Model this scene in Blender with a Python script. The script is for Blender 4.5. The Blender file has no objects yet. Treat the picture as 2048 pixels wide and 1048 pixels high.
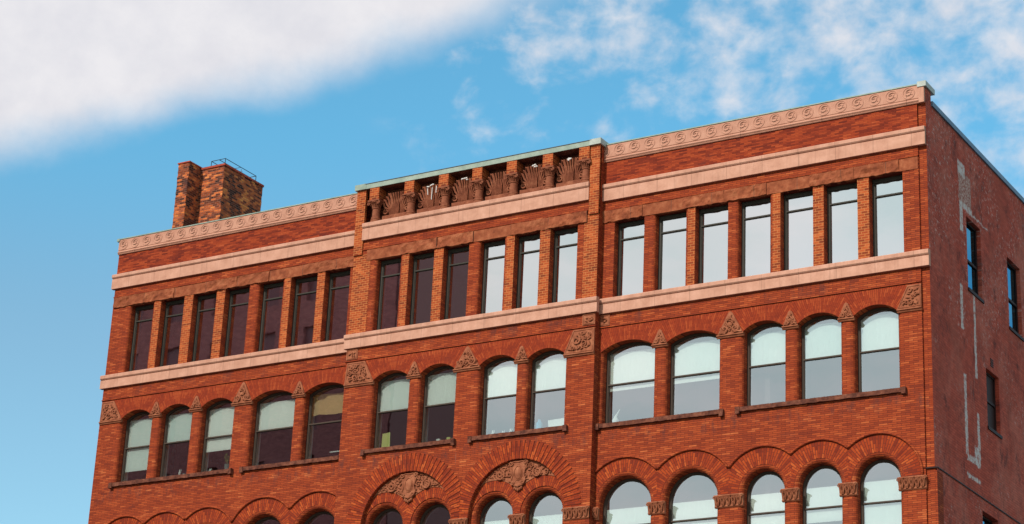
import bpy, bmesh, math, random
from mathutils import Vector, Matrix, noise
from mathutils.geometry import delaunay_2d_cdt
R = math.radians
PI = math.pi
sc = bpy.context.scene
COL = sc.collection

# ------------------------------------------------------------------ camera
YAW, PITCH, ROLL, FPX = R(-31.89726), R(20.35820), R(2.69596), 4262.455
cd = bpy.data.cameras.new("camera")
cam = bpy.data.objects.new("camera", cd)
COL.objects.link(cam)
_f = Vector((math.sin(YAW)*math.cos(PITCH), math.cos(YAW)*math.cos(PITCH), math.sin(PITCH)))
_r = Vector((math.cos(YAW), -math.sin(YAW), 0))
_u = _r.cross(_f)
_c, _s = math.cos(ROLL), math.sin(ROLL)
_r2, _u2 = _c*_r + _s*_u, -_s*_r + _c*_u
cam.matrix_world = Matrix(((_r2.x, _u2.x, -_f.x, 18.37822814), (_r2.y, _u2.y, -_f.y, -50.30911464),
                           (_r2.z, _u2.z, -_f.z, 1.7), (0, 0, 0, 1)))
cd.sensor_width = 36
cd.lens = FPX/2048*36
cd.clip_start, cd.clip_end = 0.5, 5000
sc.camera = cam

# ------------------------------------------------------------------ view, world, sun
sc.view_settings.view_transform = 'Standard'
sc.view_settings.look = 'None'
sc.view_settings.exposure = 0.14
sc.view_settings.gamma = 1
SUN_EL, SUN_AZ = R(36), R(192)          # azimuth clockwise from +Y
w = bpy.data.worlds.new("World")
sc.world = w
w.use_nodes = True


class NT:
    """small helper for node math"""
    def __init__(s, nt):
        s.nt = nt

    def n(s, t, **k):
        nd = s.nt.nodes.new(t)
        for a, b in k.items():
            setattr(nd, a, b)
        return nd

    def put(s, sock, v):
        if v is None:
            return
        if hasattr(v, 'is_output'):
            s.nt.links.new(v, sock)
        else:
            sock.default_value = v

    def m(s, op, a, b=None, c=None, clamp=False):
        nd = s.n('ShaderNodeMath', operation=op, use_clamp=clamp)
        for i, v in enumerate((a, b, c)):
            s.put(nd.inputs[i], v)
        return nd.outputs[0]

    def add(s, a, b): return s.m('ADD', a, b)
    def sub(s, a, b): return s.m('SUBTRACT', a, b)
    def mul(s, a, b): return s.m('MULTIPLY', a, b)

    def step(s, v, lo, hi):
        nd = s.n('ShaderNodeMapRange', interpolation_type='SMOOTHSTEP')
        s.put(nd.inputs[0], v); s.put(nd.inputs[1], lo); s.put(nd.inputs[2], hi)
        return nd.outputs[0]

    def maprange(s, v, a, b, c, d):
        nd = s.n('ShaderNodeMapRange')
        for i, x in enumerate((v, a, b, c, d)):
            s.put(nd.inputs[i], x)
        return nd.outputs[0]

    def sep(s, v):
        nd = s.n('ShaderNodeSeparateXYZ'); s.put(nd.inputs[0], v)
        return nd.outputs

    def comb(s, x, y, z=0.0):
        nd = s.n('ShaderNodeCombineXYZ')
        for i, v in enumerate((x, y, z)):
            s.put(nd.inputs[i], v)
        return nd.outputs[0]

    def noise(s, vec, scale=1.0, detail=3.0, rough=0.5, dist=0.0):
        nd = s.n('ShaderNodeTexNoise')
        s.put(nd.inputs['Vector'], vec)
        nd.inputs['Scale'].default_value = scale
        nd.inputs['Detail'].default_value = detail
        nd.inputs['Roughness'].default_value = rough
        nd.inputs['Distortion'].default_value = dist
        return nd.outputs[0]

    def white(s, vec):
        nd = s.n('ShaderNodeTexWhiteNoise', noise_dimensions='3D')
        s.put(nd.inputs['Vector'], vec)
        return nd.outputs['Value']

    def mix(s, f, a, b):
        nd = s.n('ShaderNodeMix', data_type='RGBA')
        s.put(nd.inputs[0], f)
        s.put(nd.inputs[6], a if hasattr(a, 'is_output') else (*a[:3], 1))
        s.put(nd.inputs[7], b if hasattr(b, 'is_output') else (*b[:3], 1))
        return nd.outputs[2]

    def ramp(s, f, stops):
        nd = s.n('ShaderNodeValToRGB')
        s.put(nd.inputs[0], f)
        el = nd.color_ramp.elements
        while len(el) < len(stops):
            el.new(0.5)
        for e, (p, c) in zip(el, stops):
            e.position = p
            e.color = (*c, 1)
        return nd.outputs[0]

    def vmul(s, v, k):
        nd = s.n('ShaderNodeVectorMath', operation='MULTIPLY')
        s.put(nd.inputs[0], v); nd.inputs[1].default_value = k
        return nd.outputs[0]


def lin(r, g, b):
    return tuple((c/255/12.92 if c <= 10 else ((c/255+.055)/1.055)**2.4) for c in (r, g, b))


W = NT(w.node_tree)
bg = w.node_tree.nodes['Background']
sky = W.n('ShaderNodeTexSky', sky_type='NISHITA', sun_disc=False)
sky.sun_elevation, sky.sun_rotation = SUN_EL, SUN_AZ
sky.air_density, sky.dust_density, sky.ozone_density = 1.0, 0.3, 2.0
SKYS = 0.09
bg.inputs[1].default_value = SKYS
tc = W.n('ShaderNodeTexCoord')
dx, dy, dz = W.sep(tc.outputs['Generated'])
az = W.mul(W.m('ARCTAN2', dx, dy), 57.29578)
el = W.mul(W.m('ARCSINE', dz), 57.29578)
ae = W.comb(W.mul(az, 0.9), el, 0.0)
# grade of the blue: the photograph's sky is a saturated cyan
tint = W.n('ShaderNodeMix', data_type='RGBA', blend_type='MULTIPLY')
tint.inputs[0].default_value = 1
W.put(tint.inputs[6], sky.outputs[0])
W.put(tint.inputs[7], W.mix(W.step(el, 17.0, 24.0), (1.50, 1.86, 1.66), (1.12, 2.20, 2.08)))
# cloud bank with a soft straight edge
edge = W.sub(el, W.add(W.mul(W.add(az, 46.6), 0.352), 21.9))
wob = W.mul(W.sub(W.noise(ae, 0.42, 7, .56), .5), 1.4)
bank = W.step(W.add(edge, wob), -0.75, 1.15)
bank = W.mul(bank, W.m('SUBTRACT', 1.0, W.step(az, -34.5, -28.5)))
# wisps and puffs on the right
rot = W.comb(W.sub(W.mul(az, .95), W.mul(el, .10)), W.mul(el, 1.25), 0.0)
n1 = W.noise(rot, 0.72, 7, .56, .15)
n2 = W.noise(rot, 0.17, 3, .5)
cov = W.add(W.mul(W.step(az, -34.5, -19.0), .15), W.mul(W.step(el, 23.6, 27.2), .13))
cov = W.add(cov, W.mul(W.sub(n2, .5), .35))
wisp = W.step(W.add(n1, cov), 0.50, 0.98)
wisp = W.mul(wisp, W.step(az, -37.0, -33.0))
front = W.m('GREATER_THAN', dy, 0.0)
cl_front = W.m('MAXIMUM', W.mul(bank, 0.97), W.mul(wisp, 0.86))
# thin bright overcast on the sunny side, behind the photographer
n3 = W.noise(tc.outputs['Generated'], 2.3, 6, .6)
cl_back = W.mul(W.maprange(n3, .3, .7, .80, 1.0), W.step(dz, -0.05, 0.12))
cl_back = W.mul(cl_back, W.step(W.mul(dy, -1.0), 0.15, 0.45))
cloud = W.add(W.mul(front, cl_front), cl_back)
K = 1/SKYS
cn = W.maprange(W.noise(ae, 0.55, 7, .6), .35, .65, 0.0, 1.0)
ccol = W.mix(cn, tuple(K*v for v in (.70, .69, .73)), tuple(K*v for v in (.79, .77, .79)))
n4 = W.maprange(W.noise(W.vmul(tc.outputs['Generated'], (3.0, 3.0, 9.0)), 2.0, 6, .6), .38, .62, 0.0, 1.0)
ccol = W.mix(front, W.mix(n4, tuple(K*v for v in (.66, .74, .73)), tuple(K*v for v in (.88, .84, .83))), ccol)
W.put(bg.inputs[0], W.mix(W.m('MINIMUM', cloud, 1.0), tint.outputs[2], ccol))

sd = bpy.data.lights.new("sun", 'SUN')
sd.energy, sd.angle, sd.color = 3.6, R(0.53), (1, .92, .83)
so = bpy.data.objects.new("sun", sd)
COL.objects.link(so)
_sv = Vector((math.sin(SUN_AZ)*math.cos(SUN_EL), math.cos(SUN_AZ)*math.cos(SUN_EL), math.sin(SUN_EL)))
so.rotation_euler = _sv.to_track_quat('Z', 'Y').to_euler()
so.location = (0, -40, 60)
sc.cycles.max_bounces = 8
sc.cycles.transparent_max_bounces = 12


# ------------------------------------------------------------------ materials
def newmat(name):
    m = bpy.data.materials.new(name)
    m.use_nodes = True
    T = NT(m.node_tree)
    return m, T, m.node_tree.nodes['Principled BSDF']


def bump(T, bs, h, dist, strength=1.0):
    b = T.n('ShaderNodeBump')
    b.inputs['Distance'].default_value = dist
    b.inputs['Strength'].default_value = strength
    T.put(b.inputs['Height'], h)
    T.put(bs.inputs['Normal'], b.outputs[0])


def wall_uv(T):
    t = T.n('ShaderNodeTexCoord')
    x, y, z = T.sep(t.outputs['Object'])
    nx, ny, nz = T.sep(t.outputs['Normal'])
    sm = T.m('GREATER_THAN', T.m('ABSOLUTE', nx), T.m('ABSOLUTE', ny))
    u = T.add(T.mul(x, T.sub(1.0, sm)), T.mul(y, sm))
    return u, z, x, y, t.outputs['Object']


BH, BL = 0.0735, 0.215


def brick_mat(name, stops, mortar, msize=.13, mstr=.8, clus=.45, dirt=0.25, uv=False, bl=BL, bh=BH,
              cz=5.0, bumpd=.004, rough=.85, patch=None):
    m, T, bs = newmat(name)
    if uv:
        t = T.n('ShaderNodeUVMap')
        u, v, _ = T.sep(t.outputs[0])
        tt = T.n('ShaderNodeTexCoord')
        P = tt.outputs['Object']
        px, py, pz = T.sep(P)
    else:
        u, v, px, py, P = wall_uv(T)
        pz = v
    rowf = T.m('DIVIDE', v, bh)
    row = T.m('FLOOR', rowf)
    off = T.mul(T.m('PINGPONG', row, 1.0), 0.5)
    cf = T.add(T.m('DIVIDE', u, bl), off)
    col = T.m('FLOOR', cf)
    rnd = T.white(T.comb(col, row, 3.0))
    rnd2 = T.white(T.comb(col, row, 9.0))
    # runs of similar bricks
    cl = T.noise(T.comb(T.mul(px, .9), T.mul(py, .9), T.mul(pz, cz)), 1.6, 4, .6)
    run = T.white(T.comb(T.m('FLOOR', T.m('DIVIDE', cf, 3.0)), row, 1.0))
    val = T.add(T.add(T.mul(rnd, .50), T.mul(T.maprange(cl, .25, .75, 0.0, 1.0), clus)), T.mul(run, .06))
    val = T.m('DIVIDE', val, .62+clus)
    base = T.ramp(val, stops)
    fr, fc = T.m('FRACT', rowf), T.m('FRACT', cf)
    mr = T.m('LESS_THAN', fr, msize)
    mc = T.m('LESS_THAN', fc, msize*bh/bl)
    mm = T.m('MAXIMUM', mr, mc)
    base = T.mix(T.mul(mm, mstr), base, mortar)
    # weathering: soot patches and paler washed patches
    d = T.step(T.noise(T.comb(px, py, T.mul(pz, 1.6)), 1.1, 6, .65), .56, .78)
    base = T.mix(T.mul(d, dirt), base, (.06, .03, .03))
    l = T.step(T.noise(T.comb(T.mul(px, 1.0), T.mul(py, 1.0), T.mul(pz, 3.0)), 2.3, 5, .7), .62, .8)
    base = T.mix(T.mul(l, dirt*.6), base, (.55, .20, .11))
    if patch:
        base = patch(T, base, px, py, pz, P)
    T.put(bs.inputs['Base Color'], base)
    bs.inputs['Roughness'].default_value = rough
    bs.inputs['Specular IOR Level'].default_value = .12
    h = T.add(T.mul(T.sub(1.0, mm), .6), T.mul(rnd2, .4))
    bump(T, bs, h, bumpd)
    return m


def box_mask(T, a, b, a0, a1, b0, b1, s=.03):
    m1 = T.mul(T.step(a, a0-s, a0+s), T.sub(1.0, T.step(a, a1-s, a1+s)))
    m2 = T.mul(T.step(b, b0-s, b0+s), T.sub(1.0, T.step(b, b1-s, b1+s)))
    return T.mul(m1, m2)


def soot_patch(T, base, x, y, z, P):
    # soot and run-off staining below the sills and the bands
    n = T.noise(T.comb(T.mul(x, 3.0), T.mul(y, 3.0), T.mul(z, 1.2)), 1.4, 6, .7)
    k = T.mul(T.step(n, .46, .66), box_mask(T, z, x, 17.75, 18.2, -40.0, 5.0, .22))
    k2 = T.mul(T.step(T.noise(T.comb(T.mul(x, 2.0), y, T.mul(z, .8)), 1.2, 6, .7), .50, .68), box_mask(T, z, x, 21.3, 21.65, -40.0, 5.0, .2))
    base = T.mix(T.mul(T.m('MAXIMUM', k, k2), .55), base, (.07, .032, .03))
    d = T.step(T.noise(T.comb(T.mul(x, 6.0), y, T.mul(z, .5)), 1.3, 5, .7), .66, .76)
    base = T.mix(T.mul(d, .30), base, (.08, .03, .026))
    e = T.step(T.noise(T.comb(T.mul(x, 9.0), y, T.mul(z, .35)), 1.1, 4, .6), .70, .78)
    return T.mix(T.mul(e, .35), base, (.55, .25, .17))


ST = [(0.08, (.17, .028, .013)), (0.32, (.25, .041, .014)), (0.50, (.30, .051, .016)), (0.66, (.355, .066, .020)),
      (0.86, (.50, .13, .042))]
M = {}
M['brick'] = brick_mat('orange_red_brick', ST, (.09, .018, .012), mstr=.85, msize=.2, clus=.34, patch=soot_patch, bh=.055, bl=.25, cz=3.0)
STA = [(0.10, (.16, .022, .010)), (0.4, (.28, .039, .011)), (0.65, (.37, .060, .014)), (0.90, (.52, .12, .03))]
M['fanbrick'] = brick_mat('soldier_arch_brick', [(0.10, (.19, .027, .012)), (0.5, (.28, .040, .013)), (0.90, (.42, .085, .025))], (.14, .02, .010), uv=True, bl=.225, bh=.05, msize=.2, mstr=.8, clus=.5)
M['archbrick'] = brick_mat('radiating_arch_brick', STA, (.13, .025, .015), uv=True, bl=.225, bh=.068, msize=.22, mstr=.9, clus=.2)
STD = [(0.10, (.11, .016, .010)), (0.34, (.19, .028, .012)), (0.52, (.27, .040, .014)), (0.72, (.34, .058, .018)),
       (0.95, (.48, .11, .04))]
M['upbrick'] = brick_mat('deep_red_parapet_brick', STD, (.08, .016, .012), mstr=.6, dirt=.3, clus=.3, bh=.046, bl=.24, cz=3.0)
STP = [(0.10, (.13, .026, .014)), (0.34, (.24, .045, .016)), (0.52, (.33, .062, .020)), (0.72, (.42, .09, .026)),
       (0.95, (.55, .18, .07))]
M['pier'] = brick_mat('pier_brick_with_pale_joints', STP, (.58, .24, .08), msize=.2, mstr=.7, dirt=.15, bl=.19)
STC = [(0.22, (.035, .016, .014)), (0.40, (.15, .036, .016)), (0.52, (.36, .080, .026)), (0.66, (.58, .15, .038)),
       (0.88, (.85, .34, .09))]
M['chim'] = brick_mat('weathered_chimney_brick', STC, (.26, .13, .09), msize=.25, mstr=.7, dirt=.75, clus=.55, cz=.9, bl=.19, bumpd=.01)


def side_patch(T, base, x, y, z, P):
    # painted wall: paint that wore off in flecks, mortar strips left by a removed flue
    wob = T.add(T.mul(T.sub(T.noise(P, 4.0, 8, .8), .5), .24), T.mul(T.sub(T.noise(P, 26.0, 4, .7), .5), .09))
    yy, zz = T.add(y, wob), T.add(z, T.mul(wob, 1.4))
    big = T.noise(T.comb(y, z, 0.0), .55, 3, .5)
    zone = T.step(T.add(big, T.mul(T.step(T.add(z, T.mul(y, .25)), 20.5, 24.0), .16)), .52, .66)
    fl = T.step(T.noise(T.comb(T.mul(y, 1.2), T.mul(z, 1.0), 2.0), 7.0, 8, .85), .545, .60)
    fade = T.step(T.noise(T.comb(T.mul(y, .8), T.mul(z, .5), 7.0), .8, 6, .7), .46, .66)
    base = T.mix(T.mul(fade, .30), base, (.60, .24, .17))
    base = T.mix(T.mul(T.mul(fl, zone), .95), base, (.62, .44, .38))
    dk = T.step(T.noise(T.comb(T.mul(y, 1.3), T.mul(z, .8), 5.0), 1.5, 10, .85), .52, .62)
    gr = T.noise(P, 16.0, 5, .8)
    base = T.mix(T.mul(T.step(gr, .5, .62), .35), base, (.12, .032, .026))
    base = T.mix(T.mul(dk, .62), base, (.05, .022, .022))
    base = T.mix(T.mul(T.step(T.noise(T.comb(y, T.mul(z, .8), 9.0), .9, 5, .6), .5, .65), .35), base, (.30, .07, .042))
    flue = box_mask(T, yy, zz, 2.45, 3.45, 24.35, 25.35, .04)
    fleck = T.step(T.noise(P, 13.0, 6, .85), .46, .56)
    base = T.mix(T.mul(flue, .55), base, (.22, .11, .075))
    base = T.mix(T.mul(flue, T.mul(fleck, .85)), base, (.62, .46, .40))
    g = (.60, .54, .50)
    strips = [(2.42, 3.0, 25.2, 25.62), (2.48, 2.72, 23.5, 24.38), (2.6, 3.5, 24.25, 24.42), (2.33, 2.52, 20.6, 21.9),
              (3.36, 3.52, 19.5, 21.9), (2.40, 2.60, 17.1, 19.35), (3.36, 3.56, 17.2, 18.5), (2.5, 3.5, 16.98, 17.16),
              (2.42, 3.50, 16.52, 16.62), (3.1, 3.52, 17.0, 17.5), (3.0, 4.8, 24.27, 24.31)]
    tot = None
    for a0, a1, b0, b1 in strips:
        k = box_mask(T, yy, zz, a0, a1, b0, b1, .02)
        tot = k if tot is None else T.m('MAXIMUM', tot, k)
    # drips under the first window
    dr = T.mul(T.step(T.noise(T.comb(T.mul(y, 9.0), T.mul(z, .6), 0.0), 1.0, 3, .6), .58, .68),
               box_mask(T, y, z, 2.4, 3.6, 17.4, 21.9, .1))
    base = T.mix(T.mul(dr, .3), base, (.40, .22, .18))
    br = T.maprange(T.noise(P, 7.0, 7, .8), .40, .52, .10, 1.0)
    return T.mix(T.mul(tot, br), base, g)


STS = [(0.10, (.32, .058, .036)), (0.5, (.46, .082, .048)), (0.95, (.60, .115, .068))]
M['side'] = brick_mat('painted_side_brick', STS, (.17, .03, .022), mstr=.55, dirt=.3, clus=.6, cz=1.5, patch=side_patch, bumpd=.008)


def stone_mat(name, c0, c1, c2, joints=None, rough=.8, bumpd=.004, streak=.3, nscale=3.0):
    m, T, bs = newmat(name)
    t = T.n('ShaderNodeTexCoord')
    x, y, z = T.sep(t.outputs['Object'])
    P = t.outputs['Object']
    n = T.noise(P, nscale, 7, .62)
    base = T.ramp(n, [(.3, c0), (.5, c1), (.72, c2)])
    s = T.step(T.noise(T.comb(T.mul(x, 14.0), T.mul(y, 3.0), T.mul(z, .9)), 1.0, 4, .6), .5, .75)
    base = T.mix(T.mul(s, streak), base, tuple(v*.62 for v in c1))
    fine = T.noise(P, 60.0, 3, .6)
    base = T.mix(T.mul(T.step(fine, .5, .75), .22), base, tuple(v*.7 for v in c0))
    if joints:
        jl, jo, ja, blockvar = joints
        f = T.m('DIVIDE', T.add(x, jo), jl)
        rnd = T.white(T.comb(T.m('FLOOR', f), 4.0, 7.0))
        base = T.mix(T.mul(rnd, blockvar), base, tuple(v*.7 for v in c1))
        j = T.m('LESS_THAN', T.m('FRACT', f), .018/jl)
        base = T.mix(T.mul(j, ja), base, (.10, .05, .035))
    T.put(bs.inputs['Base Color'], base)
    bs.inputs['Roughness'].default_value = rough
    bs.inputs['Specular IOR Level'].default_value = .125
    bump(T, bs, n, bumpd)
    return m


M['pink'] = stone_mat('pink_terracotta_band', (.45, .225, .155), (.54, .285, .20), (.63, .35, .255), joints=(1.1, .4, .35, .16), streak=.42)
M['pinkp'] = stone_mat('pink_terracotta_parapet', (.42, .205, .14), (.49, .25, .175), (.56, .305, .215), joints=(2.48, .53, .55, .12), streak=.3)
M['brown'] = stone_mat('rock_faced_brownstone', (.16, .040, .018), (.29, .080, .034), (.42, .15, .07), joints=(1.3, 1.17, .7, .45), streak=.4, bumpd=.02, nscale=4.0)
M['carved'] = stone_mat('carved_terracotta', (.21, .066, .033), (.30, .10, .05), (.40, .155, .08), streak=.2, bumpd=.01, nscale=6.0)
M['acanthus'] = stone_mat('carved_brown_terracotta', (.15, .045, .024), (.235, .076, .040), (.34, .13, .07), streak=.35, bumpd=.01, nscale=5.0)
M['sill'] = stone_mat('dark_rough_sill_stone_and_shade', (.06, .022, .016), (.135, .045, .028), (.24, .09, .052), streak=.2, bumpd=.03, nscale=7.0)  # sills; also darkens the bay recess and eave underside in place of shade
M['copper'] = stone_mat('verdigris_copper', (.21, .27, .23), (.28, .345, .29), (.36, .42, .36), rough=.55, streak=.25)
M['tin'] = stone_mat('pale_sheet_metal', (.32, .36, .32), (.40, .44, .40), (.48, .52, .48), rough=.5, streak=.2)
M['bluetin'] = stone_mat('blue_grey_coping_metal', (.10, .17, .24), (.13, .21, .29), (.17, .26, .35), rough=.45, streak=.2)


def plain(name, c, rough=.6, metal=0.0, var=.15):
    m, T, bs = newmat(name)
    bs.inputs['Specular IOR Level'].default_value = .15
    t = T.n('ShaderNodeTexCoord')
    n = T.noise(t.outputs['Object'], 6.0, 5, .6)
    T.put(bs.inputs['Base Color'], T.mix(T.mul(n, var*2), c, tuple(v*.55 for v in c)))
    bs.inputs['Roughness'].default_value = rough
    bs.inputs['Metallic'].default_value = metal
    return m


M['frame'] = plain('brown_painted_frame', (.070, .050, .038), .6)
M['frameg'] = plain('dark_olive_metal_frame', (.050, .046, .038), .6)
M['framed'] = plain('dark_red_frame', (.035, .016, .014), .6)
def blind_mat():
    m, T, bs = newmat('white_roller_blind')
    oi = T.n('ShaderNodeObjectInfo')
    t = T.n('ShaderNodeTexCoord')
    x, y, z = T.sep(t.outputs['Object'])
    n = T.noise(T.comb(T.mul(x, 2.5), 0.0, T.mul(z, .6)), 2.0, 5, .6)
    c = T.mix(oi.outputs['Random'], (.84, .83, .80), (.68, .74, .72))
    T.put(bs.inputs['Base Color'], T.mix(T.mul(n, .25), c, (.55, .58, .56)))
    bs.inputs['Roughness'].default_value = .95
    bump(T, bs, T.noise(T.comb(T.mul(x, 3.0), 0.0, T.mul(z, .5)), 1.5, 3, .5), .05)
    return m


M['blind'] = blind_mat()
M['tan'] = plain('tan_curtain', (.62, .40, .20), .9, var=.1)
M['plaster'] = plain('inner_plaster', (.75, .75, .75), .9)
M['dark'] = plain('dark_interior', (.10, .07, .07), .9)
M['wire'] = plain('dark_iron', (.03, .035, .05), .5)
M['white'] = plain('white_glazed', (.8, .8, .78), .4, var=.05)
M['roofing'] = plain('grey_roofing', (.12, .12, .12), .9)


def glass_mat(name, refl, tint, rough=.02, wav=.0012, gc=(.93, .97, .98)):
    m, T, bs = newmat(name)
    nt = m.node_tree
    nt.nodes.remove(bs)
    out = nt.nodes['Material Output']
    tr = T.n('ShaderNodeBsdfTransparent'); tr.inputs[0].default_value = (*tint, 1)
    gl = T.n('ShaderNodeBsdfGlossy'); gl.inputs['Color'].default_value = (*gc, 1)
    gl.inputs['Roughness'].default_value = rough
    t = T.n('ShaderNodeTexCoord')
    b = T.n('ShaderNodeBump'); b.inputs['Distance'].default_value = wav
    T.put(b.inputs['Height'], T.noise(t.outputs['Object'], 1.6, 2, .5))
    T.put(gl.inputs['Normal'], b.outputs[0])
    lw = T.n('ShaderNodeLayerWeight'); lw.inputs[0].default_value = .25
    fac = T.m('ADD', T.mul(lw.outputs['Fresnel'], .4), refl, clamp=True)
    mx = T.n('ShaderNodeMixShader')
    T.put(mx.inputs[0], fac)
    nt.links.new(tr.outputs[0], mx.inputs[1]); nt.links.new(gl.outputs[0], mx.inputs[2])
    nt.links.new(mx.outputs[0], out.inputs[0])
    return m


M['mirror'] = glass_mat('reflective_window_glass', .76, (.55, .6, .6), rough=.02, wav=.0006, gc=(.97, .93, .91))
M['sideglass'] = glass_mat('sky_tinted_side_glass', .5, (.1, .12, .15), rough=.01, wav=.0004, gc=(.16, .55, .80))  # deep blue of the reflected sky is put into the gloss colour
M['glass'] = glass_mat('old_window_glass', .43, (.86, .96, .93), rough=.01, wav=.0008)


# ------------------------------------------------------------------ object helpers
def meshobj(name, bm, mat, parent=None, loc=None, smooth=False):
    me = bpy.data.meshes.new(name)
    bm.normal_update()
    bm.to_mesh(me); bm.free()
    me.materials.append(M[mat] if isinstance(mat, str) else mat)
    if smooth:
        for p in me.polygons:
            p.use_smooth = True
    o = bpy.data.objects.new(name, me)
    COL.objects.link(o)
    if parent:
        o.parent = parent
    if loc:
        o.location = loc
    return o


def tag(o, label=None, cat=None, group=None, kind=None):
    for k, v in (('label', label), ('category', cat), ('group', group), ('kind', kind)):
        if v:
            o[k] = v
    return o


def box(bm, x0, x1, y0, y1, z0, z1):
    vs = [bm.verts.new((x, y, z)) for x, y, z in ((x0, y0, z0), (x1, y0, z0), (x1, y1, z0), (x0, y1, z0),
                                                  (x0, y0, z1), (x1, y0, z1), (x1, y1, z1), (x0, y1, z1))]
    for f in ((0, 1, 5, 4), (1, 2, 6, 5), (2, 3, 7, 6), (3, 0, 4, 7), (4, 5, 6, 7), (3, 2, 1, 0)):
        bm.faces.new([vs[i] for i in f])


def tube(bm, pts, r, seg=6, taper=None, flat=1.0):
    """swept tube through pts, r or per-point radii; capped"""
    pts = [Vector(p) for p in pts]
    n = len(pts)
    rs = taper if taper else [r]*n
    rings = []
    for i, p in enumerate(pts):
        t = (pts[min(i+1, n-1)]-pts[max(i-1, 0)])
        if t.length < 1e-9:
            t = Vector((0, 0, 1))
        t.normalize()
        a = t.cross(Vector((0, 1, 0)))
        if a.length < 1e-3:
            a = t.cross(Vector((1, 0, 0)))
        a.normalize()
        b = t.cross(a)
        rings.append([bm.verts.new(p + a*rs[i]*math.cos(k*2*PI/seg) + b*rs[i]*flat*math.sin(k*2*PI/seg)) for k in range(seg)])
    for i in range(n-1):
        for k in range(seg):
            bm.faces.new((rings[i][k], rings[i][(k+1) % seg], rings[i+1][(k+1) % seg], rings[i+1][k]))
    bm.faces.new(rings[0][::-1]); bm.faces.new(rings[-1])


def blob(bm, c, rx, ry, rz, seg=8, rg=5):
    m = Matrix.Translation(c) @ Matrix.Diagonal((rx, ry, rz, 1))
    bmesh.ops.create_uvsphere(bm, u_segments=seg, v_segments=rg, radius=1, matrix=m)


def lathe(bm, cx, cy, prof, seg=16):
    rings = [[bm.verts.new((cx+r*math.cos(k*2*PI/seg), cy+r*math.sin(k*2*PI/seg), z)) for k in range(seg)] for r, z in prof]
    for a, b in zip(rings, rings[1:]):
        for k in range(seg):
            bm.faces.new((a[k], a[(k+1) % seg], b[(k+1) % seg], b[k]))
    bm.faces.new(rings[0][::-1]); bm.faces.new(rings[-1])


def prism(bm, poly, y0, y1):
    """polygon in x,z extruded from y0 (front) to y1"""
    a = [bm.verts.new((x, y0, z)) for x, z in poly]
    b = [bm.verts.new((x, y1, z)) for x, z in poly]
    n = len(poly)
    bm.faces.new(a)
    bm.faces.new(b[::-1])
    for i in range(n):
        bm.faces.new((a[i], b[i], b[(i+1) % n], a[(i+1) % n]))


def profile(bm, prof, x0, x1):
    """closed (y,z) profile swept along x"""
    a = [bm.verts.new((x0, y, z)) for y, z in prof]
    b = [bm.verts.new((x1, y, z)) for y, z in prof]
    n = len(prof)
    bm.faces.new(a); bm.faces.new(b[::-1])
    for i in range(n):
        bm.faces.new((a[i], a[(i+1) % n], b[(i+1) % n], b[i]))


def fixn(bm):
    bmesh.ops.recalc_face_normals(bm, faces=bm.faces[:])


def rough_box(bm, x0, x1, y0, y1, z0, z1, amp, cell=.05, seed=0, freq=5.0):
    """box whose front, top and bottom are broken by noise (rock-faced stone)"""
    nx = max(2, int((x1-x0)/cell)); nz = max(2, int((z1-z0)/cell))
    front = [[None]*(nz+1) for _ in range(nx+1)]
    for i in range(nx+1):
        for j in range(nz+1):
            x = x0+(x1-x0)*i/nx; z = z0+(z1-z0)*j/nz
            nv = noise.fractal(Vector((x*freq+seed, seed*1.7, z*freq)), 1.0, 2.0, 4)
            dz = noise.noise(Vector((x*7+seed, 3.3, j*9.0)))*amp*.7 if j in (0,) else 0
            front[i][j] = bm.verts.new((x, y0-nv*amp, z+dz))
    back = [[bm.verts.new((x0+(x1-x0)*i/nx, y1, z)) for z in (z0, z1)] for i in range(nx+1)]
    for i in range(nx):
        for j in range(nz):
            bm.faces.new((front[i][j], front[i+1][j], front[i+1][j+1], front[i][j+1]))
        bm.faces.new((front[i][nz], front[i+1][nz], back[i+1][1], back[i][1]))
        bm.faces.new((back[i][0], back[i+1][0], front[i+1][0], front[i][0]))
    for i, fl in ((0, False), (nx, True)):
        loop = [front[i][j] for j in range(nz+1)] + [back[i][1], back[i][0]]
        bm.faces.new(loop if fl else loop[::-1])


# ------------------------------------------------------------------ opening outlines
def outline(o, e=0.0, n=20):
    """o: dict kind,x0,x1,z0,zs,zc ; outline grown by e, counter-clockwise from bottom left"""
    x0, x1, z0 = o['x0'], o['x1'], o['z0']
    if o['kind'] == 'rect':
        zt = o['zc']
        return [(x0-e, z0-e), (x1+e, z0-e), (x1+e, zt+e), (x0-e, zt+e)]
    h, rise = (x1-x0)/2, o['zc']-o['zs']
    Rr = (h*h+rise*rise)/(2*rise)
    cx, cz = (x0+x1)/2, o['zc']-Rr
    if o['row'] == 'B':          # crisp arris on the arch, rounded jambs
        a0 = math.acos((h+e)/Rr)
        k0 = 0.0 if e >= 0 else e
    else:
        a0 = math.acos(min(1, (h+e)/(Rr+e))) if rise < h*.98 else 0.0
        k0 = e
    if e < 0:
        a0 = math.acos(min(1, (h+e)/(Rr+e))) if rise < h*.98 else 0.0
    pts = [(x0-e, z0-e), (x1+e, z0-e)]
    for k in range(n+1):
        a = a0+(PI-2*a0)*k/n
        pts.append((cx+(Rr+k0)*math.cos(a), cz+(Rr+k0)*math.sin(a)))
    return pts


def inside(p, poly):
    x, z = p
    c = False
    j = len(poly)-1
    for i in range(len(poly)):
        xi, zi = poly[i]; xj, zj = poly[j]
        if (zi > z) != (zj > z) and x < (xj-xi)*(z-zi)/(zj-zi)+xi:
            c = not c
        j = i
    return c


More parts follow.
